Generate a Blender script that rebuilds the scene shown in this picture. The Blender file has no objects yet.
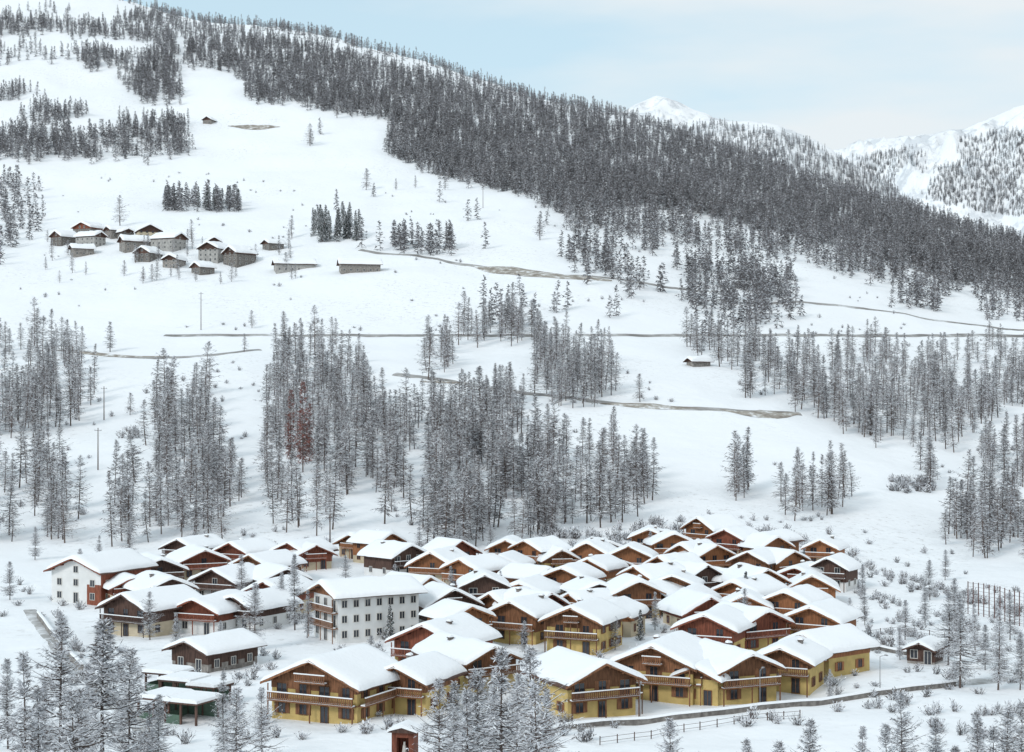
import bpy, math, random
import numpy as np
from mathutils import Vector
random.seed(7); rng=np.random.default_rng(7)
F=1624.0; V0=400.0
scene=bpy.context.scene
scene.view_settings.view_transform='Standard'
scene.view_settings.look='None'
scene.view_settings.exposure=0
# ------------------------------------------------------------------ materials
def mat(name,col,rough=0.8,var=0.0,vscale=1.0,bump=0.0,bscale=5.0,col2=None,stretch=None,inst_var=0.0,spec=0.3):
    m=bpy.data.materials.new(name); m.use_nodes=True
    nt=m.node_tree; N=nt.nodes; L=nt.links; b=N['Principled BSDF']
    b.inputs['Roughness'].default_value=rough
    b.inputs['Specular IOR Level'].default_value=spec
    c2=col2 if col2 else tuple(c*(1-var) for c in col)
    last=None
    if var>0 or col2 or bump>0:
        tc=N.new('ShaderNodeTexCoord'); mp=N.new('ShaderNodeMapping')
        L.new(tc.outputs['Object'],mp.inputs['Vector'])
        if stretch: mp.inputs['Scale'].default_value=stretch
    if var>0 or col2:
        n=N.new('ShaderNodeTexNoise'); n.inputs['Scale'].default_value=vscale; n.inputs['Detail'].default_value=3
        L.new(mp.outputs[0],n.inputs['Vector'])
        r=N.new('ShaderNodeValToRGB'); r.color_ramp.elements[0].position=0.35; r.color_ramp.elements[1].position=0.65
        r.color_ramp.elements[0].color=(*c2,1); r.color_ramp.elements[1].color=(*col,1)
        L.new(n.outputs['Fac'],r.inputs[0]); last=r.outputs[0]
    if inst_var>0:
        oi=N.new('ShaderNodeObjectInfo'); mr=N.new('ShaderNodeMapRange')
        mr.inputs['To Min'].default_value=1-inst_var; mr.inputs['To Max'].default_value=1+inst_var
        L.new(oi.outputs['Random'],mr.inputs['Value'])
        mx=N.new('ShaderNodeVectorMath'); mx.operation='SCALE'
        if last: L.new(last,mx.inputs[0])
        else: mx.inputs[0].default_value=col
        L.new(mr.outputs[0],mx.inputs['Scale']); last=mx.outputs[0]
    if last: L.new(last,b.inputs['Base Color'])
    else: b.inputs['Base Color'].default_value=(*col,1)
    if bump>0:
        n2=N.new('ShaderNodeTexNoise'); n2.inputs['Scale'].default_value=bscale; n2.inputs['Detail'].default_value=2
        L.new(mp.outputs[0],n2.inputs['Vector'])
        bp=N.new('ShaderNodeBump'); bp.inputs['Strength'].default_value=bump; bp.inputs['Distance'].default_value=0.3
        L.new(n2.outputs['Fac'],bp.inputs['Height']); L.new(bp.outputs[0],b.inputs['Normal'])
    return m
def plain(name,col,iv):
    """cheap matte material for twigs and bark, with tree-to-tree variation"""
    m=bpy.data.materials.new(name); m.use_nodes=True; nt=m.node_tree; N=nt.nodes; L=nt.links
    N.remove(N['Principled BSDF']); d=N.new('ShaderNodeBsdfDiffuse'); L.new(d.outputs[0],N['Material Output'].inputs[0])
    oi=N.new('ShaderNodeObjectInfo'); mr=N.new('ShaderNodeMapRange'); mr.inputs['To Min'].default_value=1-iv; mr.inputs['To Max'].default_value=1+iv
    L.new(oi.outputs['Random'],mr.inputs['Value']); mx=N.new('ShaderNodeVectorMath'); mx.operation='SCALE'; mx.inputs[0].default_value=col
    L.new(mr.outputs[0],mx.inputs['Scale']); L.new(mx.outputs[0],d.inputs[0]); return m
SNOW=mat('snow_cap',(0.87,0.885,0.905),0.7,bump=0.3,bscale=1.5)
SNOWT=plain('branch_snow',(0.83,0.85,0.88),.04)
FROST=plain('frosted_twigs',(0.58,0.59,0.62),.15)
TWIG=plain('bare_twigs',(0.14,0.125,0.122),.35)
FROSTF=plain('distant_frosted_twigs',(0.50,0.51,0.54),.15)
TWIGF=plain('hazed_bare_twigs',(0.155,0.148,0.152),.3)  # paler, bluer than the nearer twigs: distance haze put into the colour
TWIGR=plain('russet_twigs',(0.22,0.095,0.08),.2)
BARK=plain('bark',(0.12,0.095,0.085),.3)
GREEN=plain('spruce_needles',(0.06,0.072,0.065),.25)
YEL=mat('yellow_stucco',(0.58,0.43,0.17),0.85,var=0.22,vscale=0.7,inst_var=.08)
CREAM=mat('cream_stucco',(0.56,0.48,0.35),0.85,var=0.15,vscale=0.7)
WHITE=mat('white_stucco',(0.74,0.74,0.73),0.85,var=0.1,vscale=0.5)
WOOD=mat('larch_boards',(0.25,0.115,0.058),0.75,var=0.5,vscale=2.2,stretch=(3,3,0.35),inst_var=.25)
WOODR=mat('red_brown_boards',(0.26,0.085,0.05),0.75,var=0.5,vscale=2.2,stretch=(3,3,0.35),inst_var=.2)
WOODD=mat('dark_boards',(0.12,0.07,0.055),0.8,var=0.5,vscale=2.2,stretch=(3,3,0.35),inst_var=.3)
WOODO=mat('orange_boards',(0.34,0.145,0.065),0.7,var=0.4,vscale=2.2,stretch=(3,3,0.35),inst_var=.2)
TRIMW=mat('window_frame_white',(0.6,0.58,0.54),0.6)
STONE=mat('stone_masonry',(0.28,0.26,0.24),0.9,col2=(0.15,0.135,0.125),vscale=1.2,inst_var=.3)
GREYR=mat('grey_render',(0.42,0.41,0.39),0.9,col2=(0.30,0.29,0.28),vscale=.7)
GLASS=mat('window_glass',(0.03,0.035,0.045),0.12,spec=0.6)
GREENP=mat('green_paint',(0.10,0.16,0.12),0.7,var=0.2)
METAL=mat('galvanised_steel',(0.25,0.25,0.26),0.5)
RUST=mat('rusty_fence',(0.16,0.09,0.08),0.8,var=0.3,vscale=2)
def patchy(name,c1,c2,c3,sc,a=.40,b_=.66):
    m=bpy.data.materials.new(name); m.use_nodes=True
    nt=m.node_tree; N=nt.nodes; L=nt.links; b=N['Principled BSDF']; b.inputs['Roughness'].default_value=0.9
    tc=N.new('ShaderNodeTexCoord')
    n=N.new('ShaderNodeTexNoise'); n.inputs['Scale'].default_value=sc; n.inputs['Detail'].default_value=6; n.inputs['Roughness'].default_value=0.65
    L.new(tc.outputs['Object'],n.inputs['Vector'])
    r=N.new('ShaderNodeValToRGB'); e=r.color_ramp.elements
    e[0].position=a; e[0].color=(*c1,1); e[1].position=b_; e[1].color=(*c3,1)
    k=e.new((a+b_)/2); k.color=(*c2,1)
    L.new(n.outputs['Fac'],r.inputs[0]); L.new(r.outputs[0],b.inputs['Base Color'])
    return m
BANK=patchy('dry_grass_bank',(0.22,0.19,0.16),(0.38,0.35,0.31),(0.8,0.82,0.84),0.22)
ROADB=patchy('slushy_hill_road',(0.19,0.18,0.17),(0.36,0.35,0.34),(0.74,0.76,0.78),0.06,.38,.72)
ROADM=patchy('slushy_road',(0.34,0.33,0.32),(0.52,0.52,0.52),(0.75,0.77,0.79),0.3)
def snow_ground():
    m=bpy.data.materials.new('snowfield'); m.use_nodes=True
    nt=m.node_tree; N=nt.nodes; L=nt.links; b=N['Principled BSDF']
    b.inputs['Roughness'].default_value=0.65; b.inputs['Specular IOR Level'].default_value=0.2
    tc=N.new('ShaderNodeTexCoord'); P=tc.outputs['Object']
    def noise(s,d,r=0.55):
        n=N.new('ShaderNodeTexNoise'); n.inputs['Scale'].default_value=s; n.inputs['Detail'].default_value=d; n.inputs['Roughness'].default_value=r
        L.new(P,n.inputs['Vector']); return n.outputs['Fac']
    def ramp(f,a,bb):
        r=N.new('ShaderNodeMapRange'); r.inputs['From Min'].default_value=a; r.inputs['From Max'].default_value=bb
        L.new(f,r.inputs['Value']); return r.outputs[0]
    def mul(a,c):
        k=N.new('ShaderNodeMath'); k.operation='MULTIPLY'; L.new(a,k.inputs[0])
        if isinstance(c,float): k.inputs[1].default_value=c
        else: L.new(c,k.inputs[1])
        return k.outputs[0]
    fac=mul(mul(ramp(noise(0.012,2),0.46,0.60),ramp(noise(0.45,3,0.75),0.56,0.68)),0.5)
    mx=N.new('ShaderNodeMixRGB'); L.new(fac,mx.inputs[0]); mx.inputs[1].default_value=(0.875,0.888,0.905,1); mx.inputs[2].default_value=(0.42,0.40,0.38,1)
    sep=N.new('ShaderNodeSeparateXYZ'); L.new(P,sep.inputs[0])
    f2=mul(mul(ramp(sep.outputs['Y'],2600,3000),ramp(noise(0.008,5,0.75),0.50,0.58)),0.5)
    mx2=N.new('ShaderNodeMixRGB'); L.new(f2,mx2.inputs[0]); L.new(mx.outputs[0],mx2.inputs[1]); mx2.inputs[2].default_value=(0.42,0.45,0.49,1)  # patches on the far mountains, aerial haze put into their bluish grey
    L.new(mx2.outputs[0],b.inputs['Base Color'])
    bp=N.new('ShaderNodeBump'); bp.inputs['Strength'].default_value=0.5; bp.inputs['Distance'].default_value=1.2
    L.new(noise(0.14,3,0.6),bp.inputs['Height']); L.new(bp.outputs[0],b.inputs['Normal'])
    return m
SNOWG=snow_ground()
# ------------------------------------------------------------------ terrain
def pchip(xk,yk,x):
    xk=np.asarray(xk,float); yk=np.asarray(yk,float); h=np.diff(xk); d=np.diff(yk)/h
    m=np.zeros_like(yk)
    for i in range(1,len(xk)-1):
        if d[i-1]*d[i]>0:
            w1=2*h[i]+h[i-1]; w2=h[i]+2*h[i-1]; m[i]=(w1+w2)/(w1/d[i-1]+w2/d[i])
    m[0]=d[0]; m[-1]=d[-1]
    x=np.clip(x,xk[0],xk[-1]); i=np.clip(np.searchsorted(xk,x)-1,0,len(xk)-2)
    t=(x-xk[i])/h[i]
    return (yk[i]*(1+2*t)*(1-t)**2+m[i]*h[i]*t*(1-t)**2+yk[i+1]*t*t*(3-2*t)+m[i+1]*h[i]*t*t*(t-1))
TB=rng.random((256,256))
def vnoise(x,y):
    xi=np.floor(x).astype(int); yi=np.floor(y).astype(int); fx=x-xi; fy=y-yi
    fx=fx*fx*(3-2*fx); fy=fy*fy*(3-2*fy)
    a=TB[xi%256,yi%256]; b=TB[(xi+1)%256,yi%256]; c=TB[xi%256,(yi+1)%256]; d=TB[(xi+1)%256,(yi+1)%256]
    return (a*(1-fx)*(1-fy)+b*fx*(1-fy)+c*(1-fx)*fy+d*fx*fy)*2-1
def fbm(x,y,o=4,g=0.5):
    s=0;a=1
    for k in range(o):
        s=s+a*vnoise(x+17.3*k,y+9.1*k); x=x*2.03;y=y*2.03;a*=g
    return s
NC=720
YS=np.concatenate([np.geomspace(20,2500,480),np.linspace(2515,7400,290),[7700,8100,8600]]); NR=len(YS); US=np.linspace(-950,1974,NC)
UC=[-950,0,256,512,768,1024,1974]
TABY=[400,450,550,650,750,950,1200]
TABV=np.array([[556,518,442,388,340,262,195],
      [558,516,440,385,340,258,190],
      [556,512,435,378,335,255,190],
      [556,512,437,380,335,260,195],
      [560,524,454,397,353,287,230],
      [572,542,480,432,393,338,290],
      [572,545,490,450,420,380,345]],float)
tabu=np.array([pchip(UC,TABV[:,k],US) for k in range(len(TABY))]).T
RU=[-950,0,100,200,300,400,500,600,700,800,900,1024,1200,1974]
RV=[50,8,15,38,48,74,101,125,152,187,214,246,290,340]
Vr=pchip(RU,RV,US); Yr=pchip([-950,0,512,1024,1974],[2400,2350,2050,1550,1400],US)
Z=np.zeros((NR,NC))
for j in range(NC):
    yk=[20,60,120,170,240,300]+TABY+[Yr[j],Yr[j]+500,Yr[j]+1100,9000]
    zr=Yr[j]*(V0-Vr[j])/F
    zk=[-48,-46,-44.5,-43.5,-43,-42.5]+[TABY[k]*(V0-tabu[j,k])/F for k in range(len(TABY))]+[zr,zr-140,zr*0.3,0]
    Z[:,j]=pchip(yk,zk,YS)
YY,UU=np.meshgrid(YS,US,indexing='ij'); XX=YY*(UU-512)/F
amp=np.interp(YY,[0,380,520,900,1500,2200,9000],[0.25,0.4,2.2,4,7,8,8])
Z+=amp*(0.8*fbm(XX/130,YY/130,3)+0.22*fbm(XX/28+5,YY/28,3))
Z+=np.interp(YY,[0,100,380,500,1200],[0,0.3,0.35,0.25,0.2])*fbm(XX/9,YY/9,2)
def far(Yc,us,vs,slope,a):
    vv=pchip(us,vs,UU); zz=Yc*(V0-vv)/F
    wx=XX+120*fbm(XX/500,YY/500,2); wy=YY*0.55
    rn=1-np.abs(fbm(wx/330+3,wy/330,3,0.5)); r2=1-np.abs(fbm(wx/120+9,wy/120,4,0.55))
    d=np.abs(YY-Yc); k=np.clip(d/300,0.08,1)
    return zz-d*slope+a*(rn-0.6)*k+a*0.42*(r2-0.6)*np.clip(d/120,0.18,1)
Zf=far(6800,[-950,300,560,620,640,657,675,690,740,800,900,1974],[200,160,128,112,104,97,101,108,124,150,175,200],0.55,170)
Zf=np.maximum(Zf,far(3600,[-950,400,560,640,700,760,800,850,900,960,1024,1974],[250,200,160,138,121,123,134,160,193,250,300,400],0.45,80))
Zf=np.maximum(Zf,far(5200,[-950,600,760,835,870,900,940,960,990,1024,1100,1300,1974],[300,220,170,151,141,138,131,129,118,103,84,70,90],0.50,190))
Z=np.where(YY>Yr[None,:]+150,np.maximum(Z,Zf),Z)
VG=V0-F*Z/YY
def ground(x,y):
    y=max(min(y,8400),21); u=512+F*x/y
    i=int(min(max(np.searchsorted(YS,y)-1,0),NR-2)); a=(y-YS[i])/(YS[i+1]-YS[i])
    b=(u-US[0])/(US[1]-US[0]); b=min(max(b,0),NC-1.001); j=int(b); b-=j
    return float(Z[i,j]*(1-a)*(1-b)+Z[i+1,j]*a*(1-b)+Z[i,j+1]*(1-a)*b+Z[i+1,j+1]*a*b)
def site(u,v,ymin=60,ymax=8000):
    """unproject image coordinates through the camera to the point where they meet the ground"""
    b=(u-US[0])/(US[1]-US[0]); j=int(b); b-=j
    col=VG[:,j]*(1-b)+VG[:,j+1]*b
    ok=(col<=v)&(YS>=ymin)
    if not ok.any(): return None
    i=int(np.argmax(ok))
    if i==0: return None
    t=(col[i-1]-v)/max(col[i-1]-col[i],1e-6); t=min(max(t,0),1)
    y=YS[i-1]+(YS[i]-YS[i-1])*t
    if y>ymax: return None
    x=y*(u-512)/F
    return (x,y,ground(x,y))
me=bpy.data.meshes.new('snow_hillside')
co=np.stack([XX,YY,Z],-1).reshape(-1,3).astype(np.float32)
idx=np.arange(NR*NC).reshape(NR,NC)
q=np.stack([idx[:-1,:-1],idx[:-1,1:],idx[1:,1:],idx[1:,:-1]],-1).reshape(-1,4).astype(np.int32)
me.vertices.add(len(co)); me.vertices.foreach_set('co',co.ravel())
me.loops.add(q.size); me.loops.foreach_set('vertex_index',q.ravel())
me.polygons.add(len(q)); me.polygons.foreach_set('loop_start',np.arange(0,q.size,4,dtype=np.int32))
me.polygons.foreach_set('use_smooth',np.ones(len(q),bool))
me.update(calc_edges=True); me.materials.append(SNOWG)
terr=bpy.data.objects.new('snow_covered_ground',me); scene.collection.objects.link(terr)
# ------------------------------------------------------------------ mesh builder
class MB:
    def __init__(s): s.v=[];s.f=[];s.m=[]
    def face(s,pts,m=0):
        n=len(s.v); s.v.extend(pts); s.f.append(tuple(range(n,n+len(pts)))); s.m.append(m)
    def box(s,x0,x1,y0,y1,z0,z1,m=0):
        if x0>x1:x0,x1=x1,x0
        if y0>y1:y0,y1=y1,y0
        n=len(s.v)
        s.v.extend([(x0,y0,z0),(x1,y0,z0),(x1,y1,z0),(x0,y1,z0),(x0,y0,z1),(x1,y0,z1),(x1,y1,z1),(x0,y1,z1)])
        for f in ((0,3,2,1),(4,5,6,7),(0,1,5,4),(1,2,6,5),(2,3,7,6),(3,0,4,7)):
            s.f.append(tuple(n+i for i in f)); s.m.append(m)
    def prism(s,prof,y0,y1,m=0):
        n=len(s.v);k=len(prof)
        s.v.extend([(x,y0,z) for x,z in prof]+[(x,y1,z) for x,z in prof])
        s.f.append(tuple(n+i for i in range(k))); s.m.append(m)
        s.f.append(tuple(n+k+i for i in range(k-1,-1,-1))); s.m.append(m)
        for i in range(k):
            j=(i+1)%k; s.f.append((n+i,n+k+i,n+k+j,n+j)); s.m.append(m)
    def tube(s,p,q,r0,r1,n=6,m=0):
        p=Vector(p);q=Vector(q);d=(q-p).normalized(); a=d.orthogonal().normalized(); b=d.cross(a); k=len(s.v)
        for c,r in((p,r0),(q,r1)):
            for i in range(n):
                t=2*math.pi*i/n; w=c+a*(r*math.cos(t))+b*(r*math.sin(t)); s.v.append(tuple(w))
        for i in range(n):
            j=(i+1)%n; s.f.append((k+i,k+j,k+n+j,k+n+i)); s.m.append(m)
        s.f.append(tuple(k+n+i for i in range(n))); s.m.append(m)
    def mesh(s,name,mats,smooth=False):
        me=bpy.data.meshes.new(name); me.from_pydata(s.v,[],s.f)
        for m in mats: me.materials.append(m)
        me.polygons.foreach_set('material_index',s.m)
        if smooth: me.polygons.foreach_set('use_smooth',[True]*len(s.f))
        me.update(); return me
    def obj(s,name,mats,parent=None,smooth=False,link=True):
        o=bpy.data.objects.new(name,s.mesh(name,mats,smooth))
        if link: scene.collection.objects.link(o)
        if parent: o.parent=parent
        return o
def empty(name,loc,yaw=0):
    e=bpy.data.objects.new(name,None); e.empty_display_size=1; e.location=loc; e.rotation_euler=(0,0,yaw); scene.collection.objects.link(e); return e
# ------------------------------------------------------------------ trees
def larch(seed,H,R,nb,nt,tl,tw,snow=0.45,base=0.12,kind='larch',trunkr=0.010,sides=5,lod=0):
    r=random.Random(seed); B=MB()
    pts=[];bx,by=r.uniform(-.025,.025)*H,r.uniform(-.025,.025)*H
    S=5 if lod<2 else 2
    for i in range(S+1):
        t=i/S; pts.append((bx*math.sin(t*2.5),by*math.sin(t*3.1),H*t-(0.8 if i==0 else 0)))
    for i in range(S):
        B.tube(pts[i],pts[i+1],H*trunkr*(1-i/S)+0.02,H*trunkr*(1-(i+1)/S)+0.015,sides,0)
    def tp(z):
        t=z/H; return Vector((bx*math.sin(t*2.5),by*math.sin(t*3.1),z))
    ph=r.uniform(0,6.28); gaps=[r.uniform(.15,.9) for _ in range(3)]
    for i in range(nb):
        t=(i+r.random())/nb
        t=t**0.95
        if kind=='larch' and any(abs(t-g)<.018 for g in gaps): continue
        z=H*(base+(0.985-base)*t)
        prof=(1-t)**0.8*min(1,0.5+t*2.0)+0.04
        az=i*2.399+r.uniform(-.6,.6)
        ln=R*prof*r.uniform(0.35,1.2)*(1+.22*math.sin(az+ph)+.15*math.sin(t*19+ph))
        if kind=='spruce': ln=R*((1-t)**0.9+0.04)*r.uniform(0.8,1.1)
        el=-0.3+0.85*t+r.uniform(-.2,.25) if kind=='larch' else -0.45+0.6*t+r.uniform(-.1,.1)
        d=Vector((math.cos(az)*math.cos(el),math.sin(az)*math.cos(el),math.sin(el)))
        p0=tp(z); side=Vector((-math.sin(az),math.cos(az),0)); zz=Vector((0,0,1))
        P=[p0,p0+d*ln*0.5+Vector((0,0,-0.03*ln)),p0+d*ln+Vector((0,0,(0.12 if kind=='larch' else -0.05)*ln))]
        w=0.03+0.012*ln
        if lod==2:
            B.face([tuple(P[0]-zz*w*2),tuple(P[0]+zz*w*2),tuple(P[2])],0)
            if r.random()<snow*1.6: B.face([tuple(P[0]-side*.3+zz*.1),tuple(P[0]+side*.3+zz*.1),tuple(P[2]+zz*.15)],3)
        else:
          for a in range(2):
            w0=w*(1-a*0.45);w1=w*(0.55-a*0.45)
            if lod==0: B.face([tuple(P[a]-side*w0),tuple(P[a]+side*w0),tuple(P[a+1]+side*w1),tuple(P[a+1]-side*w1)],0)
            B.face([tuple(P[a]-zz*w0),tuple(P[a]+zz*w0),tuple(P[a+1]+zz*w1),tuple(P[a+1]-zz*w1)],0)
            if r.random()<snow*1.3:
                o=Vector((0,0,w*1.2+0.03)); ws=max(w0*1.7,tw*0.7)
                B.face([tuple(P[a]+o-side*ws),tuple(P[a]+o+side*ws),tuple(P[a+1]+o+side*ws*0.6),tuple(P[a+1]+o-side*ws*0.6)],3)
        for k in range(nt):
            s=r.uniform(0.12,1.05)
            c=P[0]+(P[1]-P[0])*(s*2) if s<0.5 else P[1]+(P[2]-P[1])*(s*2-1)
            sd=1 if k%2 else -1
            dd=(d*r.uniform(0.2,0.8)+side*sd*r.uniform(0.2,0.9)+Vector((0,0,r.uniform(-0.75,0.35)))).normalized()
            L=tl*r.uniform(0.5,1.3)*(0.55+0.6*(1-t))
            e=c+dd*L; wv=dd.cross(Vector((r.uniform(-1,1),r.uniform(-1,1),r.uniform(-.3,1)))).normalized()*tw*r.uniform(.6,1.3)
            q=r.random(); m=2 if q<snow else (3 if q<snow*1.35 else 1)
            mid=c+dd*L*0.45
            if lod==0: B.face([tuple(c),tuple(mid+wv),tuple(e),tuple(mid-wv)],m)
            else: B.face([tuple(c-wv*.7),tuple(c+wv*.7),tuple(e)],m)
    return B
def tmesh(name,n,mats,**k):
    out=[]
    for i in range(n):
        kk=dict(k); kk['H']=k['H']*(0.90+0.06*(i%4)); kk['R']=k['R']*(0.72+0.16*((i*3)%5))
        out.append(larch(seed=100+i*7+len(name),**kk).mesh(name,mats))
    return out
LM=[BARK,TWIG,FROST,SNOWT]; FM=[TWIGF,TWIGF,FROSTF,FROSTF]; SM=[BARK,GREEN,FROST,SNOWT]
M_NEAR=tmesh('near_larch',5,LM,H=20,R=4.3,nb=220,nt=18,tl=0.85,tw=0.045,snow=0.56,base=0.12)
M_MID=tmesh('mid_larch',8,LM,H=18,R=3.8,nb=100,nt=8,tl=1.25,tw=0.115,snow=0.38,base=.14,lod=1)
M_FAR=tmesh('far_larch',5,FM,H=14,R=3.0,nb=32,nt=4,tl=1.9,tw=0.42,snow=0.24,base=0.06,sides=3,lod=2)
M_SPR=tmesh('mid_spruce',3,SM,H=14,R=2.7,nb=110,nt=8,tl=0.9,tw=0.16,snow=0.3,base=0.04,kind='spruce')
M_RED=tmesh('russet_larch',1,[BARK,TWIGR,TWIG,FROST],H=18,R=4.2,nb=120,nt=12,tl=1.1,tw=0.075,snow=0.3)
def shrub(seed):
    r=random.Random(seed);B=MB()
    for i in range(30):
        az=r.uniform(0,6.28);el=r.uniform(0.5,1.5);L=r.uniform(0.7,1.7)
        d=Vector((math.cos(az)*math.cos(el),math.sin(az)*math.cos(el),math.sin(el)))
        c=Vector((r.uniform(-.4,.4),r.uniform(-.4,.4),-0.1)); e=c+d*L
        B.tube(c,e,0.025,0.008,3,1)
        for k in range(5):
            p=c+d*L*r.uniform(.3,1); dd=(d+Vector((r.uniform(-1,1),r.uniform(-1,1),r.uniform(-.3,.6)))).normalized()
            q=p+dd*r.uniform(.25,.5); w=dd.orthogonal().normalized()*r.uniform(.03,.08)
            mid=(p+q)/2
            B.face([tuple(p),tuple(mid+w),tuple(q),tuple(mid-w)],r.choice([1,2,2,3]))
    return B.mesh('shrub',LM)
M_SHR=[shrub(i) for i in range(4)]
def coll(name,meshes):
    c=bpy.data.collections.new(name)
    for i,m in enumerate(meshes):
        c.objects.link(bpy.data.objects.new(name+'_variant_%02d'%i,m))
    return c
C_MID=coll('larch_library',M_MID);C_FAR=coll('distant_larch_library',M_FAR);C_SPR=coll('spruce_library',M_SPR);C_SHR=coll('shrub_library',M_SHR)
def gn(c):
    g=bpy.data.node_groups.new('scatter_'+c.name,'GeometryNodeTree')
    g.interface.new_socket('Geometry',in_out='INPUT',socket_type='NodeSocketGeometry')
    g.interface.new_socket('Geometry',in_out='OUTPUT',socket_type='NodeSocketGeometry')
    N=g.nodes;L=g.links
    i=N.new('NodeGroupInput');o=N.new('NodeGroupOutput');p=N.new('GeometryNodeInstanceOnPoints')
    ci=N.new('GeometryNodeCollectionInfo'); ci.inputs['Collection'].default_value=c
    ci.inputs['Separate Children'].default_value=True; ci.inputs['Reset Children'].default_value=True
    p.inputs['Pick Instance'].default_value=True
    def attr(n,t):
        a=N.new('GeometryNodeInputNamedAttribute'); a.data_type=t; a.inputs['Name'].default_value=n; return a.outputs['Attribute']
    L.new(i.outputs[0],p.inputs['Points']);L.new(ci.outputs[0],p.inputs['Instance'])
    L.new(attr('var','INT'),p.inputs['Instance Index'])
    er=N.new('FunctionNodeEulerToRotation'); L.new(attr('rot','FLOAT_VECTOR'),er.inputs[0]); L.new(er.outputs[0],p.inputs['Rotation'])
    L.new(attr('scl','FLOAT_VECTOR'),p.inputs['Scale'])
    L.new(p.outputs[0],o.inputs[0]); return g
G={c.name:gn(c) for c in (C_MID,C_FAR,C_SPR,C_SHR)}
def scatter(name,c,pts,smin,smax,wd=1.0):
    pts=[p for p in pts if p]
    if not pts: return
    n=len(pts); me=bpy.data.meshes.new(name); me.from_pydata(pts,[],[])
    a=me.attributes.new('var','INT','POINT'); a.data.foreach_set('value',rng.integers(0,len(c.objects),n).astype(np.int32))
    a=me.attributes.new('rot','FLOAT_VECTOR','POINT'); rr=np.zeros((n,3),np.float32); rr[:,2]=rng.random(n)*6.28; rr[:,:2]=rng.normal(0,0.03,(n,2)); a.data.foreach_set('vector',rr.ravel())
    a=me.attributes.new('scl','FLOAT_VECTOR','POINT'); s=smin+(smax-smin)*rng.beta(1.8,1.6,n); sx=(s*.6+.4*(smin+smax)/2)*rng.uniform(0.8,1.2,n)*wd
    a.data.foreach_set('vector',np.stack([sx,sx,s],-1).astype(np.float32).ravel())
    o=bpy.data.objects.new(name,me); scene.collection.objects.link(o)
    md=o.modifiers.new('scatter','NODES'); md.node_group=G[c.name]
    return o
def inpoly(px,py,poly):
    r=False;n=len(poly)
    for i in range(n):
        x1,y1=poly[i];x2,y2=poly[(i+1)%n]
        if (y1>py)!=(y2>py) and px<(x2-x1)*(py-y1)/(y2-y1)+x1: r=not r
    return r
def fill(poly,n,ymin=60,ymax=8000,clump=0.0,cs=25,soft=0):
    xs=[p[0] for p in poly];ys=[p[1] for p in poly];out=[];tries=0
    while len(out)<n and tries<n*30:
        tries+=1
        u=random.uniform(min(xs),max(xs));v=random.uniform(min(ys),max(ys))
        if not inpoly(u,v,poly): continue
        if soft: u+=random.gauss(0,soft);v+=random.gauss(0,soft*.6)
        p=site(u,v,ymin,ymax)
        if not p: continue
        if clump>0 and float(vnoise(np.array(p[0]/cs),np.array(p[1]/cs)))<clump-0.5+random.uniform(-.2,.2): continue
        out.append(p)
    return out
def yr(u): return float(np.interp(u,US,Yr))
far_pts=[]
F1=[(185,28),(300,42),(400,68),(500,94),(600,118),(700,146),(800,181),(900,208),(1040,248),(1300,310),(1300,335),(1040,296),(960,284),(900,266),(820,243),(720,221),(640,205),(560,215),(520,194),(450,182),(385,156),(392,120),(340,114),(300,107),(250,102),(235,75),(200,70),(186,66)]
far_pts+=[p for p in fill(F1,10500,900,2500,0.0,45,3) if p[1]<yr(512+F*p[0]/p[1])+60]
for k in range(2300):
    u=random.uniform(170,1350); y=yr(u)+random.uniform(-300,40); x=y*(u-512)/F; far_pts.append((x,y,ground(x,y)))
for k in range(480):
    u=random.uniform(-350,185); y=yr(u)+random.uniform(-260,40); x=y*(u-512)/F; far_pts.append((x,y,ground(x,y)))
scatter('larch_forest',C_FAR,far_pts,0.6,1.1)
tl=[]
tl+=fill([(75,28),(175,34),(180,98),(150,104),(110,80),(80,66)],560,900,2500,0.15,50,4)
tl+=fill([(-80,12),(180,14),(180,32),(60,34),(-80,40)],520,900,2600,0.2,60,4)
tl+=fill([(-100,80),(20,85),(50,105),(100,122),(186,122),(186,156),(100,160),(-100,160)],1050,900,2500,0.18,45,4)
tl+=fill([(-60,42),(70,48),(75,62),(-60,70)],90,900,2500,.2,40,3)
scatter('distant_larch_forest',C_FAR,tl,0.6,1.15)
lw=[]
lw+=fill([(560,212),(640,200),(700,222),(830,240),(1040,290),(1040,318),(900,290),(800,275),(790,300),(730,310),(690,300),(600,285),(565,262)],620,700,1600,0.34,40,5)
lw+=fill([(-60,180),(35,185),(48,225),(15,262),(-60,268)],110,700,1600,0,25,3)
lw+=fill([(165,200),(240,204),(242,213),(165,212)],60,700,1600)
lw+=fill([(390,243),(455,247),(462,257),(400,255)],34,700,1600)
lw+=fill([(690,300),(800,290),(800,335),(690,345)],60,700,1600,0.3,25,5)
lw+=fill([(890,290),(950,293),(945,312),(892,312)],36,600,1600)
lw+=fill([(975,300),(1040,305),(1040,322),(980,322)],24,600,1600)
lw+=fill([(250,110),(600,215),(600,290),(300,240)],16,700,1600)
lw+=fill([(480,290),(620,300),(620,330),(480,325)],14,700,1600)
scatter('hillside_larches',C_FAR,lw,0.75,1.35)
fr=fill([(640,133),(720,124),(800,138),(900,190),(960,235),(640,190)],2000,2700,4300,0.15,120)
fr+=fill([(850,158),(900,150),(1040,125),(1040,220),(960,210),(880,185)],1700,4300,5600,0.5,160)
scatter('far_mountain_forest',C_FAR,fr,0.7,1.3)
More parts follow.
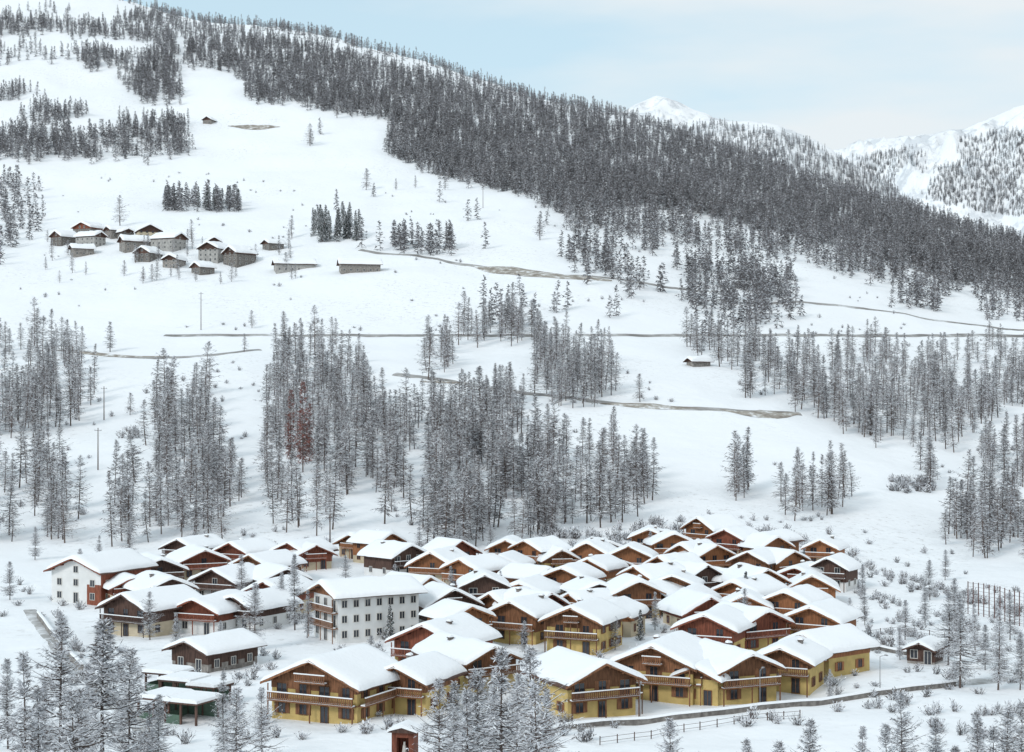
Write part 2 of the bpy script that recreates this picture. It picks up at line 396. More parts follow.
GV=[([(-150,345),(78,345),(90,400),(60,440),(-150,445)],200,0.1),
([(-150,475),(62,470),(70,540),(-150,548)],100,0.1),
([(155,400),(205,390),(212,450),(228,482),(150,470)],54,0.0),
([(105,500),(150,470),(228,480),(262,530),(200,545),(110,542)],60,0.1),
([(275,355),(335,345),(362,378),(380,420),(270,430)],84,0.0),
([(268,430),(390,425),(400,500),(385,532),(275,535)],120,0.05),
([(425,345),(455,340),(458,374),(428,378)],18,0.0),
([(468,328),(520,324),(540,345),(470,342)],36,0.0),
([(535,345),(600,350),(620,395),(600,415),(540,405),(528,370)],90,0.0),
([(440,405),(512,400),(520,450),(480,470),(440,455)],58,0.0),
([(425,470),(510,455),(650,460),(662,495),(640,520),(560,535),(480,552),(420,552)],180,0.10),
([(395,425),(440,415),(440,455),(400,450)],16,0.0),
([(745,352),(880,352),(1060,355),(1060,400),(1000,420),(940,455),(850,440),(800,408),(745,400)],300,0.10),
([(680,345),(745,345),(745,375),(700,370)],18,0.0),
([(733,488),(765,488),(766,502),(733,502)],8,0.0),
([(785,500),(850,495),(852,514),(786,520)],20,0.0),
([(920,470),(938,470),(938,490),(920,490)],4,0.0),
([(940,515),(1060,520),(1060,575),(985,560),(942,540)],56,0.1),
([(975,455),(1060,452),(1060,495),(985,480)],34,0.0),
([(1060,300),(1500,340),(1500,520),(1060,480)],160,0.2),
([(-600,330),(-160,340),(-160,520),(-600,520)],200,0.2)]
for poly,n,cl in GV:
    pp=fill(poly,n,380,1000,cl,14,5)
    # leave a clearing around the russet larches
    pp=[p for p in pp if not (455<p[1]<512 and 282<512+F*p[0]/p[1]<316)]
    scatter('larch_grove',C_MID,pp,0.5,1.15,1.15)
scatter('spruce_grove',C_SPR,fill([(312,228),(350,222),(366,240),(315,243)],30,600,1500),0.8,1.35)
scatter('spruce_grove',C_SPR,fill([(165,202),(240,204),(240,212),(165,210)],20,600,1500),0.8,1.2)
def tree(name,mesh,u,v=None,y=None,H=None,vtop=None,h0=20,wide=1.0):
    if y is None: p=site(u,v,60)
    else:
        x=y*(u-512)/F; p=(x,y,ground(x,y))
    if not p: return
    if vtop is not None: H=(V0-F*p[2]/p[1]-vtop)*p[1]/F
    o=bpy.data.objects.new(name,mesh); s=H/h0; o.scale=(s*wide,s*wide,s); o.rotation_euler=(0,0,random.uniform(0,6.28)); o.location=p
    scene.collection.objects.link(o); return o
for i,(u,v,H) in enumerate([(110,352,15),(252,328,9),(244,352,8),(310,146,18),(366,190,18),(396,190,9),(120,226,20),(337,118,18),(365,118,16),(498,192,13),(292,238,14),(540,240,15),(640,402,12),(575,240,13),(755,345,16),(710,350,15),(880,250,14),(730,225,13),(850,262,14),(215,428,10),(130,415,9),(930,490,17),(445,190,10),(415,188,9),(180,105,12)]):
    tree('larch_tree',M_MID[i%8],u,v,H=H,h0=18,wide=1.5)
for u,y,vt in [(291,505,385),(303,498,376),(310,512,400)]: tree('russet_larch_tree',M_RED[0],u,y=y,vtop=vt,h0=17,wide=.72)
near=[(105,160,592,1.35),(132,168,640,1.1),(20,150,655,1),(62,172,630,1.2),(-30,160,640,1),(45,185,668,1),(238,160,680,1),(225,190,672,1),(262,175,695,1),(8,200,648,1),(88,190,650,1.1),(160,180,690,1),(35,165,690,1.2),(70,140,705,1.2),(145,150,715,1.2),
(455,170,665,1.2),(480,160,660,1.2),(505,150,650,1.2),(530,160,660,1.2),(548,175,675,1),(495,180,655,1),(518,172,668,1),(465,150,690,1.2),(535,145,695,1.2),(670,160,704,1.1),(745,150,722,1),(812,150,712,1),(865,155,728,1),(900,160,702,1),(935,165,705,1),(975,160,695,1.1),(1010,150,700,1.1),(1045,170,690,1),(885,145,735,1),(840,150,738,1),
(120,180,690,1.1),(80,150,680,1.1),(150,170,705,1.1),(438,155,690,1),(575,150,738,1),(955,148,730,1.1),(780,148,735,1.1),(995,145,728,1.2),(1022,160,712,1.2),(700,148,738,1),(295,300,545,1),(282,310,570,1),(307,290,590,1),(745,285,592,1),(1090,170,680,1),(-80,170,650,1)]
for i,(u,y,vt,wd) in enumerate(near): tree('larch_tree',M_NEAR[i%5],u,y=y,vtop=vt,wide=wd)
for i,(u,v,H) in enumerate([(960,688,14),(998,690,12),(948,665,11),(905,640,8),(862,598,8),(255,650,12),(240,610,11),(640,600,7),(372,690,9),(445,640,7),(615,650,6),(655,630,7),(850,640,7),(690,680,5),(830,700,5),(345,590,8),(420,560,9),(80,600,10),(10,600,9),(560,575,7),(930,600,9),(100,570,8),(130,560,9),(35,560,9),(460,555,9),(490,560,9),(975,650,8),(1010,640,8),(945,580,8),(590,640,6),(525,655,6),(175,655,7),(720,640,5),(300,610,7),(650,560,8),(790,560,6),
  (925,625,8),(955,630,9),(985,670,8),(900,660,6),(1020,690,9),(865,625,7),(150,640,8),(60,660,9),(110,655,7),(220,655,6),(500,600,6),(580,600,6),(680,600,6),(760,590,6),(540,630,6),(450,600,7),(395,600,7)]):
    tree('larch_tree',M_NEAR[(i+1)%5],u,v,H=H,wide=1.2)
for u,v,H in [(745,612,9),(752,600,7),(640,640,6),(470,600,7),(390,640,7)]: tree('spruce_tree',M_SPR[0],u,v,H=H,h0=14)
# ------------------------------------------------------------------ houses
def chalet(name,u,v,W,D,yaw,he=5.4,h1=None,wall=YEL,wood=WOOD,pitch=0.44,st=2.7,balc=True,side=True,shut=True,T=0.55,ov=1.0,chim=None,sidebalc=False,ymin=60,nwin=None,nside=None,rpanel=None):
    p=site(u,v,ymin)
    if not p: return
    if h1 is None: h1=he-0.3
    a=math.radians(yaw); n=Vector((math.sin(a),-math.cos(a),0)); c=Vector(p)-n*(D/2)
    e=empty(name,c,a); r=random.Random(int(u*13+v*7)); hr=he+W/2*pitch
    if chim is None: chim=r.random()<.5
    w2=W/2;d2=D/2
    B=MB(); B.box(-w2,w2,-d2,d2,-4,h1); B.obj('walls',[wall],e)
    B=MB(); B.prism([(-w2-.06,h1),(w2+.06,h1),(w2+.06,he-.06*pitch),(0,hr),(-w2-.06,he-.06*pitch)],-d2-.06,d2+.06); B.obj('timber_gable',[wood if rpanel is None else wall],e)
    if rpanel:
        B=MB(); B.box(w2+.003,w2+.065,-d2,d2,-3.9,h1-.01); B.box(w2*.45,w2-.01,-d2-.068,-d2-.003,-3.9,h1*.62); B.obj('timber_cladding',[rpanel],e)
    of=1.3; B=MB(); th=0.22
    for s in(-1,1):
        xe=s*(w2+ov); ze=he-ov*pitch
        B.prism([(0,hr+.01),(xe,ze),(xe,ze+th),(0,hr+th)],-d2-of,d2+of)
        B.prism([(0,hr-.08),(xe*1.003,ze-.08),(xe*1.003,ze+th+.03),(0,hr+th+.03)],-d2-of-.06,-d2-of-.003,1)
        for k in (0.12,0.5,0.88):
            xx=s*w2*k; zz=hr-abs(xx)*pitch-.01
            B.box(xx-.1,xx+.1,-d2-of+.1,-d2-.062,zz-.24,zz-abs(.1)*pitch-.0,1)
    B.obj('roof',[WOODD,wood],e)
    sx=[-1,-.978,-.93,-.84,-.68,-.5,-.3,-.13,0,.13,.3,.5,.68,.84,.93,.978,1]
    sy=[-1,-.978,-.93,-.8,-.55,-.3,0,.3,.55,.8,.93,.978,1]
    B=MB(); ox=r.random()*50
    L1=w2+ov;L2=d2+of
    sl=[r.uniform(0,.05) if r.random()<.6 else -r.uniform(.06,.16) for _ in (0,1)]
    for yy in sy:
        for xx in sx:
            ex=1-abs(xx);ey=1-abs(yy); fe=min(1,(ex*L1/0.6))**.5*min(1,(ey*L2/0.5))**.5
            g=sl[0 if xx<0 else 1]
            wob=1+0.012*float(vnoise(np.array(ox+yy*5),np.array(xx*5.)))
            k=1+g*max(0,abs(xx)-.3)*(.8+.5*float(vnoise(np.array(ox+yy*3),np.array(1.))))*.8
            X=xx*(L1+.10)*wob*min(k,1.015);Y=yy*(L2+.10)*wob
            zt=hr+th-math.sqrt(X*X+.2)*pitch+0.12
            nz=float(vnoise(np.array(ox+X*.45),np.array(Y*.45)))
            B.v.append((X,Y,zt+fe*T*(1+.35*nz)-(0.12 if fe<.01 else 0)))
    nx=len(sx)
    for j in range(len(sy)-1):
        for i in range(nx-1):
            B.f.append((j*nx+i,j*nx+i+1,(j+1)*nx+i+1,(j+1)*nx+i)); B.m.append(0)
    B.obj('roof_snow',[SNOW],e,smooth=True)
    FR=MB();GL=MB();SH=MB();BL=MB();SN=MB()
    def fb(M,sd,a0,a1,o0,o1,z0,z1,m=0):
        if sd=='f': M.box(a0,a1,-d2-o0,-d2-o1,z0,z1,m)
        elif sd=='b': M.box(a0,a1,d2+o0,d2+o1,z0,z1,m)
        elif sd=='r': M.box(w2+o0,w2+o1,a0,a1,z0,z1,m)
        else: M.box(-w2-o0,-w2-o1,a0,a1,z0,z1,m)
    def win(sd,a,z,w,h,sh):
        t=.09
        fb(GL,sd,a-w/2,a+w/2,-.05,.075,z,z+h)
        fb(FR,sd,a-w/2-t,a+w/2+t,-.05,.13,z+h,z+h+t); fb(FR,sd,a-w/2-t,a+w/2+t,-.05,.16,z-t,z)
        fb(FR,sd,a-w/2-t,a-w/2,-.05,.13,z,z+h); fb(FR,sd,a+w/2,a+w/2+t,-.05,.13,z,z+h)
        fb(FR,sd,a-.035,a+.035,-.05,.11,z,z+h)
        if sh:
            fb(SH,sd,a-w/2-t-w*.5,a-w/2-t-.02,-.04,.11,z-.05,z+h+.05); fb(SH,sd,a+w/2+t+.02,a+w/2+t+w*.5,-.04,.11,z-.05,z+h+.05)
    nf=max(1,int(round(he/st)))
    nc=nwin or max(2,int(W/3.2))
    for fl in range(nf+1):
        z=fl*st+0.9
        for k in range(nc):
            a_=-w2+W*(k+.5)/nc
            top=hr-abs(a_)*pitch
            if z+1.6>top-.3: continue
            door=balc and (k%2==0) and fl>0
            if fl==0 and k==nc//2: win('f',a_,.05,1.1,2.1,False)
            elif door: win('f',a_,fl*st+.08,1.5,2.05,False)
            else: win('f',a_,z,1.1,1.3,shut)
            if z+1.4<top-.3: win('b',a_,z,1.0,1.25,False)
        if fl<nf and side:
            ns=nside or max(2,int(D/3.6))
            for k in range(ns):
                a_=-d2+D*(k+.5)/ns
                if z+1.3<he-.2: win('r',a_,z,.95,1.2,shut); win('l',a_,z,.95,1.2,shut)
    if balc:
        for fl in range(1,nf+1):
            z=fl*st; half=w2
            if z+1.2>he: half=min(w2,(hr-z-1.7)/pitch)
            if half<1.2: continue
            sides=[('f',-half,half)]
            if sidebalc and z+1.2<he+.6: sides+=[('r',-d2,d2*0.6)]
            for sd,a0,a1 in sides:
                dep=1.25
                fb(BL,sd,a0,a1,.063,dep,z-.16,z)
                fb(BL,sd,a0,a1,dep-.07,dep+.02,z+.95,z+1.06)
                fb(BL,sd,a0,a1,dep-.05,dep,z+.1,z+.18)
                m_=int((a1-a0)/.30)
                for i in range(m_):
                    q=a0+(a1-a0)*(i+.5)/m_; fb(BL,sd,q-.09,q+.09,dep-.04,dep-.01,z+.18,z+.95)
                fb(SN,sd,a0,a1,dep-.1,dep+.05,z+1.063,z+1.2)
                fb(SN,sd,a0+.05,a1-.05,.5,dep-.09,z+.003,z+.16)
                if z<he:
                    for q in (a0+.1,(a0+a1)/2,a1-.1): fb(BL,sd,q-.09,q+.09,dep-.19,dep-.1,-3 if fl==1 else z-st+.003,z-.163)
                if z<he and sd=='f' and z+st<hr-1:
                    for q in (a0+.1,a1-.1): fb(BL,sd,q-.08,q+.08,dep-.19,dep-.1,z+.17,min(he-.3,z+st-.2))
    GL.obj('windows',[GLASS],e); FR.obj('window_frames',[TRIMW if wall in(WHITE,STONE,GREYR) else wood],e)
    if SH.v: SH.obj('shutters',[wood],e)
    if BL.v: BL.obj('balconies',[wood],e); SN.obj('balcony_snow',[SNOW],e)
    if chim:
        x=r.choice([-1,1])*w2*.35;y=r.uniform(-.2,.4)*D; zb=hr-abs(x)*pitch
        B=MB();B.box(x-.32,x+.32,y-.32,y+.32,zb-.6,zb+1.15,0);B.box(x-.42,x+.42,y-.42,y+.42,zb+1.153,zb+1.26,1)
        B.prism([(x-.40,zb+1.265),(x+.40,zb+1.265),(x+.32,zb+1.5),(x,zb+1.62),(x-.32,zb+1.5)],y-.38,y+.38,2)
        B.obj('chimney',[STONE,WOODD,SNOW],e)
    return e
Yc='yellow_chalet'
chalet(Yc,314,722,13.5,12,-26,he=5.2,h1=4.2,sidebalc=True,wood=WOOD)
chalet(Yc,398,714,8.5,10,-24,he=4.6,h1=3.2)
chalet(Yc,426,674,11.5,11,-28,he=5.0,h1=2.8,wood=WOODR)
chalet(Yc,490,692,9,13,34,he=4.6,h1=2.8)
chalet(Yc,573,654,9.5,11,-24,he=5.6,h1=4.4)
chalet(Yc,602,717,10.5,12,26,he=4.9,h1=4.0,sidebalc=True)
chalet(Yc,654,701,11.5,12,-24,he=5.2,h1=4.2,wood=WOOD,sidebalc=True)
chalet(Yc,698,705,6,7,-30,he=4.0,balc=False)
chalet(Yc,748,704,9.5,11,24,he=4.9,h1=4.0)
chalet(Yc,706,658,9.5,10,-24,he=4.9,h1=2.8,wood=WOODR)
chalet(Yc,782,692,8.2,9,-24,he=4.6,h1=3.6)
chalet(Yc,806,674,9,10,-50,he=4.2,h1=2.9,wood=WOODO)
chalet(Yc,764,652,9.5,10,30,he=4.8,h1=2.7,wood=WOODR)
chalet(Yc,812,646,9,10,-30,he=4.6,h1=2.5,wood=WOODO)
chalet('timber_shed',921,664,4.5,5,-30,he=2.4,h1=.4,wall=STONE,wood=WOODD,balc=False,side=False,chim=False,T=.4,ov=.5)
rows=[(510,642,9.5,-30,0),(455,630,9.5,25,1),(543,628,9,28,3),(610,636,9,-26,2),(640,622,9,30,0),(520,610,9,-30,2),(482,610,9,26,1),(565,604,9,-28,0),(600,610,9,30,1),(638,602,9,-30,2),
(672,610,9,-26,0),(705,600,10,28,1),(662,588,9,-30,2),(738,612,9,-26,0),(768,604,9,30,2),(808,610,9,-30,0),(830,590,8,-26,1),(790,580,9,28,2),(752,584,9,-30,0),(785,626,9,-28,0),(705,630,9,28,3),
(530,570,8.5,-30,2),(557,578,9,28,0),(585,573,8.5,-26,2),(606,562,8.5,30,1),(630,576,8.5,-28,0),(698,551,10.5,-30,2),(672,562,9,28,0),(730,562,9,-26,3),(714,578,9,26,0),(764,562,9,-30,2),
(357,562,11,-28,2),(318,572,9,28,3),(432,584,10,-30,0),(408,576,9,26,1),(462,590,9,-28,2),(428,606,9,30,0),(500,586,9,-28,1),(458,574,9,28,3),(592,592,9,-30,0),(545,594,9,28,2),(822,570,8,-28,0),
(620,590,8,28,2),(690,618,8,-30,2),(650,612,8,-28,0),(575,622,8,-30,2),(490,630,8,-28,0),(470,648,8,30,2),(745,632,8,-28,2),(800,592,8,-30,3),(775,568,8,28,2),(685,574,8,-30,0),(645,562,8,-28,2),(505,566,8,-28,0),(385,566,8,30,2),(735,595,8,26,2)]
combo=[(YEL,WOOD,Yc),(WHITE,WOODD,'white_chalet'),(CREAM,WOODO,'timber_chalet'),(CREAM,WOODR,'timber_chalet')]
for i,(u,v,W,yw,k) in enumerate(rows):
    wl,wd,nm=combo[k]; hh=random.Random(i)
    if k==0: wl=[YEL,CREAM][i%2]; wd=[WOOD,WOODO][i%2]; nm=['yellow_chalet','timber_chalet'][i%2]
    chalet(nm,u+hh.uniform(-4,4),v+hh.uniform(-4,4),W*hh.uniform(.86,1.12),W*hh.uniform(.85,1.15),yw+hh.uniform(-22,22),he=hh.choice([3.6,4.2,4.8,5.2]),h1=hh.choice([1.8,2.4,2.8]),wall=wl,wood=wd,shut=False,pitch=hh.choice([.42,.47,.54]),T=hh.uniform(.45,.7))
chalet('white_chalet',76,603,13,16,-26,he=6.6,h1=6.4,wall=WHITE,wood=WOODR,pitch=.40,shut=False,balc=False,rpanel=WOODR,nwin=3,T=.6)
chalet('brown_chalet',126,636,11,14,-32,he=5.0,h1=2.6,wall=CREAM,wood=WOODD,shut=False)
chalet('brown_chalet',196,634,9.5,12,-24,he=4.2,h1=2.4,wall=WHITE,wood=WOODR,shut=False)
chalet('brown_chalet',170,612,10,12,30,he=4.4,h1=2.4,wall=CREAM,wood=WOODD,shut=False)
chalet('brown_chalet',235,630,9,12,-30,he=4.2,h1=2.5,wall=WHITE,wood=WOODD,shut=False)
chalet('brown_chalet',266,616,9.5,11,-22,he=4.4,h1=2.6,wall=CREAM,wood=WOODR,shut=False)
chalet('brown_chalet',190,672,8,11,-35,he=3.4,h1=1.5,wall=STONE,wood=WOODD,balc=False,pitch=.36)
chalet('brown_chalet',215,602,10,11,-26,he=4.4,h1=2.6,wall=WHITE,wood=WOODD,shut=False)
chalet('brown_chalet',160,590,10,11,26,he=4.4,h1=2.6,wall=CREAM,wood=WOODD,shut=False)
chalet('brown_chalet',252,586,10,11,-30,he=4.4,h1=2.6,wall=WHITE,wood=WOOD,shut=False)
chalet('brown_chalet',204,580,10,11,24,he=4.4,h1=2.6,wall=CREAM,wood=WOODR,shut=False)
chalet('brown_chalet',285,600,9,11,26,he=4.4,h1=2.6,wall=CREAM,wood=WOODD,shut=False)
chalet('brown_chalet',232,570,9,11,-30,he=4.2,h1=2.6,wall=CREAM,wood=WOODR,shut=False)
chalet('brown_chalet',290,570,9,11,-28,he=4.2,h1=2.6,wall=WHITE,wood=WOODR,shut=False)
chalet('brown_chalet',180,566,9,11,-28,he=4.2,h1=2.6,wall=WHITE,wood=WOODD,shut=False)
chalet('brown_chalet',132,606,8,10,28,he=4.0,h1=2.4,wall=CREAM,wood=WOODR,shut=False)
chalet('white_hotel',326,640,10,16,-58,he=8.2,h1=8.0,wall=WHITE,wood=WOOD,pitch=.36,st=2.65,shut=False,T=.6,balc=True,nside=7)
def ham(u,v,W,D,yaw,he=4,wall=STONE,wood=WOODD):
    k=random.Random(u)
    chalet('stone_farmhouse',u,v,W,D,yaw,he=he,h1=he*.9,wall=wall,wood=wood,pitch=k.choice([.45,.52,.6]),balc=False,shut=False,T=1.2,ov=.8,ymin=700)
for a in [(82,238,14,15,-24,6.5,STONE,WOODR),(56,246,10,13,-35,6),(100,246,10,15,62,6,GREYR),(122,252,10,16,-58,6.5),(150,243,14,15,20,7.5,CREAM,WOODD),(142,262,10,14,-20,5.5),(180,250,12,17,64,7,GREYR),(208,262,13,15,-22,8,GREYR),(230,266,12,14,-40,7.5),(170,268,9,12,-12,5),(250,262,9,12,48,5),(275,272,10,22,-74,4.5,GREYR),(340,273,10,22,-78,4.8),(266,250,8,10,-50,4),(108,238,9,12,-50,5),(128,240,8,12,35,5),(72,256,9,12,-62,4.5),(196,274,8,10,-40,4),(214,250,8,11,20,5)]: ham(*a)
ham(207,124,8,10,-15,4); ham(690,408,5,9,-60,2)
hrng=random.Random(5)
for i in range(40):
    u=hrng.uniform(45,300) if i%3 else hrng.uniform(140,200); p=site(u,hrng.uniform(240,284),700)
    o=bpy.data.objects.new('larch_tree',M_MID[i%8]); s=hrng.uniform(.35,.7); o.scale=(s*1.3,s*1.3,s); o.location=p; scene.collection.objects.link(o)
# ------------------------------------------------------------------ strips
def strip(name,pts,w,m,off=0.3,wn=0.0,parent=None,step=5.0,ymin=100):
    P=[site(a,b,ymin) for a,b in pts]; P=[Vector((p[0],p[1])) for p in P if p]
    R=[]
    for i in range(len(P)-1):
        k=max(1,int((P[i+1]-P[i]).length/step))
        for j in range(k): R.append(P[i].lerp(P[i+1],j/k))
    R.append(P[-1])
    for _ in range(4): R=[R[0]]+[(R[i-1]+R[i]*2+R[i+1])/4 for i in range(1,len(R)-1)]+[R[-1]]
    B=MB(); nn=5
    for i,q in enumerate(R):
        d=(R[min(i+1,len(R)-1)]-R[max(i-1,0)]).normalized(); pr=Vector((-d.y,d.x))
        ww=w*(1+wn*float(vnoise(np.array(i*.35),np.array(w*3.))))
        if wn>0: ww*=min(1,(i+.3)/3,(len(R)-i-.7)/3)
        for s in range(nn):
            t=s/(nn-1)-.5; g=q+pr*(ww*t); B.v.append((g.x,g.y,ground(g.x,g.y)+off-(0.35 if s in(0,nn-1) else 0)))
    for i in range(len(R)-1):
        for s in range(nn-1):
            a=i*nn+s; B.f.append((a,a+1,a+nn+1,a+nn)); B.m.append(0)
    return B.obj(name,[m],parent,smooth=True),R
strip('hillside_road',[(u,335+(.5 if u%100 else -.5)) for u in range(165,1081,25)],5.5,ROADB,off=.4)
strip('hillside_road',[(60,350),(120,357),(200,357),(260,350)],4.5,ROADB)
strip('hillside_road',[(740,303),(820,304),(900,313),(1060,331)],5,ROADB)
strip('hillside_road',[(395,374),(450,381),(540,395),(610,404),(700,409),(800,414)],5,ROADB)
strip('hillside_road',[(360,250),(430,258),(490,268),(540,275),(640,283),(720,292)],5,ROADB)
strip('dry_grass_bank',[(475,267),(520,272),(560,277),(612,281)],16,BANK,.45,.4)
strip('dry_grass_bank',[(720,410),(760,416),(800,414)],11,BANK,.45,.4)
strip('dry_grass_bank',[(600,404),(640,406),(700,409)],8,BANK,.45,.4)
strip('dry_grass_bank',[(228,126),(280,127)],12,BANK,.5,.2)
strip('dry_grass_bank',[(420,382),(470,384)],6,BANK,.45,.3)
strip('dry_grass_bank',[(70,352),(120,357),(165,357)],6,BANK,.45,.3)
strip('village_road',[(520,738),(620,722),(700,714),(800,703),(880,692),(960,682),(1060,676)],5,ROADM,.12,step=3)
strip('village_lane',[(30,610),(60,650),(110,700),(150,735)],4,ROADM,.12,step=3)
def wall_along(name,pts,h,t,m):
    P=[site(a,b,100) for a,b in pts]; B=MB()
    for i in range(len(P)-1):
        p=Vector(P[i]);q=Vector(P[i+1]);k=max(1,int((q-p).length/3))
        for j in range(k):
            a=p.lerp(q,j/k);b=p.lerp(q,(j+1)/k);d=(b-a);d.z=0;d.normalize();n=Vector((-d.y,d.x,0))*t/2
            za=ground(a.x,a.y);zb=ground(b.x,b.y)
            def pt(w,s,z): return (w.x+n.x*s,w.y+n.y*s,z)
            for (z0,z1,mm,ss) in ((-1,h,0,1),(h+.003,h+.28,1,1.2)):
                v=[pt(a,-ss,za+z0),pt(b,-ss,zb+z0),pt(b,ss,zb+z0),pt(a,ss,za+z0),pt(a,-ss*(.6 if mm else 1),za+z1),pt(b,-ss*(.6 if mm else 1),zb+z1),pt(b,ss*(.6 if mm else 1),zb+z1),pt(a,ss*(.6 if mm else 1),za+z1)]
                c=len(B.v);B.v+=v
                for f in ((0,1,5,4),(1,2,6,5),(2,3,7,6),(3,0,4,7),(4,5,6,7)): B.f.append(tuple(c+x for x in f));B.m.append(mm)
    return B.obj(name,[m,SNOW])
wall_along('stone_wall',[(560,731),(620,725),(700,717),(800,706),(880,695),(955,686)],.7,.5,STONE)
wall_along('stone_wall',[(38,618),(58,645),(82,672)],1.2,.5,STONE)
wall_along('stone_wall',[(830,655),(880,650),(925,660)],.6,.4,STONE)
def fence(name,pts,h,sp,m,nr=5,r=.07):
    P=[site(a,b,100) for a,b in pts];B=MB();prev=None
    for i in range(len(P)-1):
        p=Vector(P[i]);q=Vector(P[i+1]);k=max(1,int((q-p).length/sp))
        for j in range(k+1 if i==len(P)-2 else k):
            a=p.lerp(q,j/k); z=ground(a.x,a.y); a=Vector((a.x,a.y,z))
            B.box(a.x-r,a.x+r,a.y-r,a.y+r,z-.5,z+h)
            if prev:
                for t in range(nr): zz=h*(t+.7)/nr; B.tube(prev+Vector((0,0,zz)),a+Vector((0,0,zz)),.03,.03,4)
            prev=a
    return B.obj(name,[m])
fence('snow_barrier_fence',[(968,614),(1000,620),(1045,630)],6.5,1.6,RUST,9,.08)
fence('wooden_fence',[(600,745),(700,730),(800,718)],1.1,2.5,WOODD,2,.06)
fence('wooden_fence',[(840,640),(900,632),(960,640)],1.1,2.5,WOODD,2,.06)
def pole(u,v,H,name='utility_pole',m=WOODD):
    p=site(u,v,100)
    if not p: return
    e=empty(name,p);B=MB();B.tube((0,0,-.5),(0,0,H),.2,.12,8);B.obj('mast',[m],e)
    B=MB();B.box(-1.1,1.1,-.07,.07,H-.9,H-.75)
    for x in(-.95,0,.95):B.tube((x,0,H-.75),(x,0,H-.45),.06,.05,6)
    B.obj('crossarm',[METAL],e)
for u,v,H in [(201,330,18),(104,420,12),(98,470,13),(483,208,14),(330,560,11)]: pole(u,v,H)
def lamp(u,v):
    p=site(u,v,100);e=empty('street_lamp',p,random.uniform(0,6))
    B=MB();B.tube((0,0,-.3),(0,0,5.2),.07,.045,8);B.tube((0,0,5.2),(.9,0,5.5),.04,.03,6);B.obj('pole',[METAL],e)
    B=MB();B.prism([(.75,5.44),(1.35,5.44),(1.25,5.6),(.85,5.6)],-.13,.13);B.obj('lamp_head',[METAL],e)
for u,v in [(640,722),(760,708),(880,692),(240,655),(470,650),(835,672)]: lamp(u,v)
def carport(u,v,W,D,yaw):
    p=site(u,v);a=math.radians(yaw);e=empty('timber_carport',p,a);B=MB()
    for x in(-W/2,0,W/2):
        for y in(-D/2,D/2): B.box(x-.13,x+.13,y-.13,y+.13,-1,2.6)
    B.box(-W/2-.4,W/2+.4,-D/2-.4,D/2+.4,2.603,2.85);B.obj('frame',[WOODD],e)
    B=MB();B.box(-W/2+.14,W/2-.14,D/2-.08,D/2+.08,-1,2.59);B.box(-W/2-.05,-W/2+.05,-D/2+.14,D/2-.14,-1,1.2);B.box(-W/2+.14,-.14,-D/2-.05,-D/2+.05,-1,1.1);B.obj('panels',[GREENP],e)
    B=MB();B.prism([(-W/2-.45,2.853),(W/2+.45,2.853),(W/2+.35,3.2),(W/2-.3,3.4),(-W/2+.3,3.4),(-W/2-.35,3.2)],-D/2-.45,D/2+.45);B.obj('roof_snow',[SNOW],e)
for a in [(165,716,5,5,-25),(192,720,5,5,-25),(184,698,5,4,-25),(210,704,4,4,-25),(168,690,5,4,-25)]: carport(*a)
p=site(405,778,60)
e=empty('roadside_shrine',p,math.radians(-12))
B=MB();B.box(-1.3,1.3,-1.0,1.0,-1,2.8);B.box(-1.3,-.7,-1.0,1.0,2.8,4.8);B.box(.7,1.3,-1.0,1.0,2.8,4.8);B.box(-.7,.7,.5,1.0,2.8,4.8);B.box(-1.3,1.3,-1.0,1.0,4.803,5.4);B.obj('masonry',[WOODR],e)
B=MB();B.prism([(-1.7,5.403),(1.7,5.403),(0,6.0)],-1.4,1.4);B.obj('roof',[WOODD],e)
B=MB();B.prism([(-1.8,5.5),(-1.7,5.75),(0,6.45),(1.7,5.75),(1.8,5.5),(0,6.02)],-1.5,1.5);B.obj('roof_snow',[SNOW],e)
B=MB();B.tube((0,-.2,2.8),(0,-.2,3.8),.32,.2,10);B.tube((0,-.2,3.8),(0,-.2,4.2),.15,.12,8);B.obj('statue',[TRIMW],e)
sh=fill([(0,560),(1024,560),(1024,740),(0,745)],420,100,420,.3,12)+fill([(840,560),(1040,610),(1040,670),(850,650)],70,100,500)+fill([(835,553),(930,585),(1040,612),(1040,622),(930,595),(835,562)],60,100,500)
scatter('snowy_shrubs',C_SHR,sh,.4,1.4)
sh=fill([(0,150),(560,210),(1024,300),(1024,560),(0,545)],420,400,1500,.75,30)
scatter('hillside_shrubs',C_SHR,sh,.4,1.5)
sh=fill([(530,535),(700,520),(840,545),(860,560),(700,545),(540,556)],120,300,600)+fill([(120,430),(140,430),(140,442),(120,442)],8,400,800)+fill([(890,480),(935,480),(935,495),(890,492)],30,400,800)
scatter('bank_shrubs',C_SHR,sh,1.0,2.2)
# ------------------------------------------------------------------ sky and light
SE=math.radians(36);SR=math.radians(222)
w=bpy.data.worlds.new('World');scene.world=w;w.use_nodes=True;N=w.node_tree.nodes;L=w.node_tree.links
bg=N['Background'];out=N['World Output']
sk=N.new('ShaderNodeTexSky');sk.sky_type='NISHITA';sk.sun_disc=False;sk.sun_elevation=SE;sk.sun_rotation=SR;sk.air_density=1.0;sk.dust_density=1.0
L.new(sk.outputs[0],bg.inputs[0]);bg.inputs[1].default_value=0.15
b2=N.new('ShaderNodeBackground');b2.inputs[1].default_value=1.03
tc=N.new('ShaderNodeTexCoord');mp=N.new('ShaderNodeMapping');mp.inputs['Scale'].default_value=(2.2,2.2,9)
mp.inputs['Rotation'].default_value=(0,0.15,0)
nz=N.new('ShaderNodeTexNoise');nz.inputs['Scale'].default_value=1.8;nz.inputs['Detail'].default_value=5;nz.inputs['Roughness'].default_value=.5
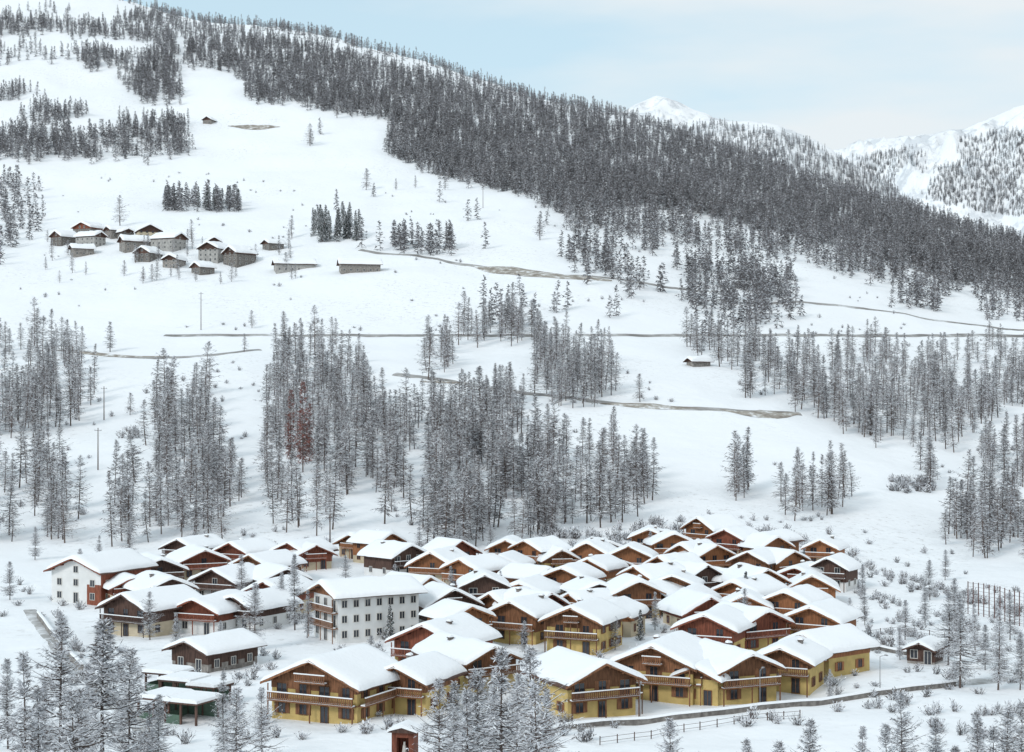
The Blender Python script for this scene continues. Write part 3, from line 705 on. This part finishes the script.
L.new(tc.outputs['Generated'],mp.inputs[0]);L.new(mp.outputs[0],nz.inputs['Vector'])
sp=N.new('ShaderNodeSeparateXYZ');L.new(tc.outputs['Generated'],sp.inputs[0])
mr=N.new('ShaderNodeMapRange');mr.inputs['From Min'].default_value=-.25;mr.inputs['From Max'].default_value=.3;mr.inputs['To Min'].default_value=-.14;mr.inputs['To Max'].default_value=.27;L.new(sp.outputs['X'],mr.inputs['Value'])
ad=N.new('ShaderNodeMath');ad.operation='ADD';L.new(nz.outputs['Fac'],ad.inputs[0]);L.new(mr.outputs[0],ad.inputs[1])
m2=N.new('ShaderNodeMapRange');m2.inputs['From Min'].default_value=.42;m2.inputs['From Max'].default_value=.72;m2.inputs['To Min'].default_value=.72;m2.inputs['To Max'].default_value=.97;L.new(ad.outputs[0],m2.inputs['Value'])
cr=N.new('ShaderNodeValToRGB');cr.color_ramp.elements[0].position=.40;cr.color_ramp.elements[0].color=(.64,.84,.92,1);cr.color_ramp.elements[1].position=.72;cr.color_ramp.elements[1].color=(.80,.86,.89,1)
L.new(ad.outputs[0],cr.inputs[0]);L.new(cr.outputs[0],b2.inputs[0])
ms=N.new('ShaderNodeMixShader');L.new(m2.outputs[0],ms.inputs[0]);L.new(bg.outputs[0],ms.inputs[1]);L.new(b2.outputs[0],ms.inputs[2]);L.new(ms.outputs[0],out.inputs[0])
s=bpy.data.lights.new('sun','SUN');s.energy=1.4;s.angle=math.radians(14);s.color=(1,.965,.93)
so=bpy.data.objects.new('sun',s);scene.collection.objects.link(so)
d=Vector((math.sin(SR)*math.cos(SE),math.cos(SR)*math.cos(SE),math.sin(SE)))
so.rotation_euler=(-d).to_track_quat('-Z','Y').to_euler()
# ------------------------------------------------------------------ camera
cd=bpy.data.cameras.new('camera');cam=bpy.data.objects.new('camera',cd);scene.collection.objects.link(cam)
cd.sensor_fit='HORIZONTAL';cd.sensor_width=36;cd.lens=36*F/1024;cd.shift_y=24/1024;cd.clip_start=1;cd.clip_end=30000
cam.location=(0,0,0);cam.rotation_euler=(math.radians(90),0,0)
scene.camera=cam
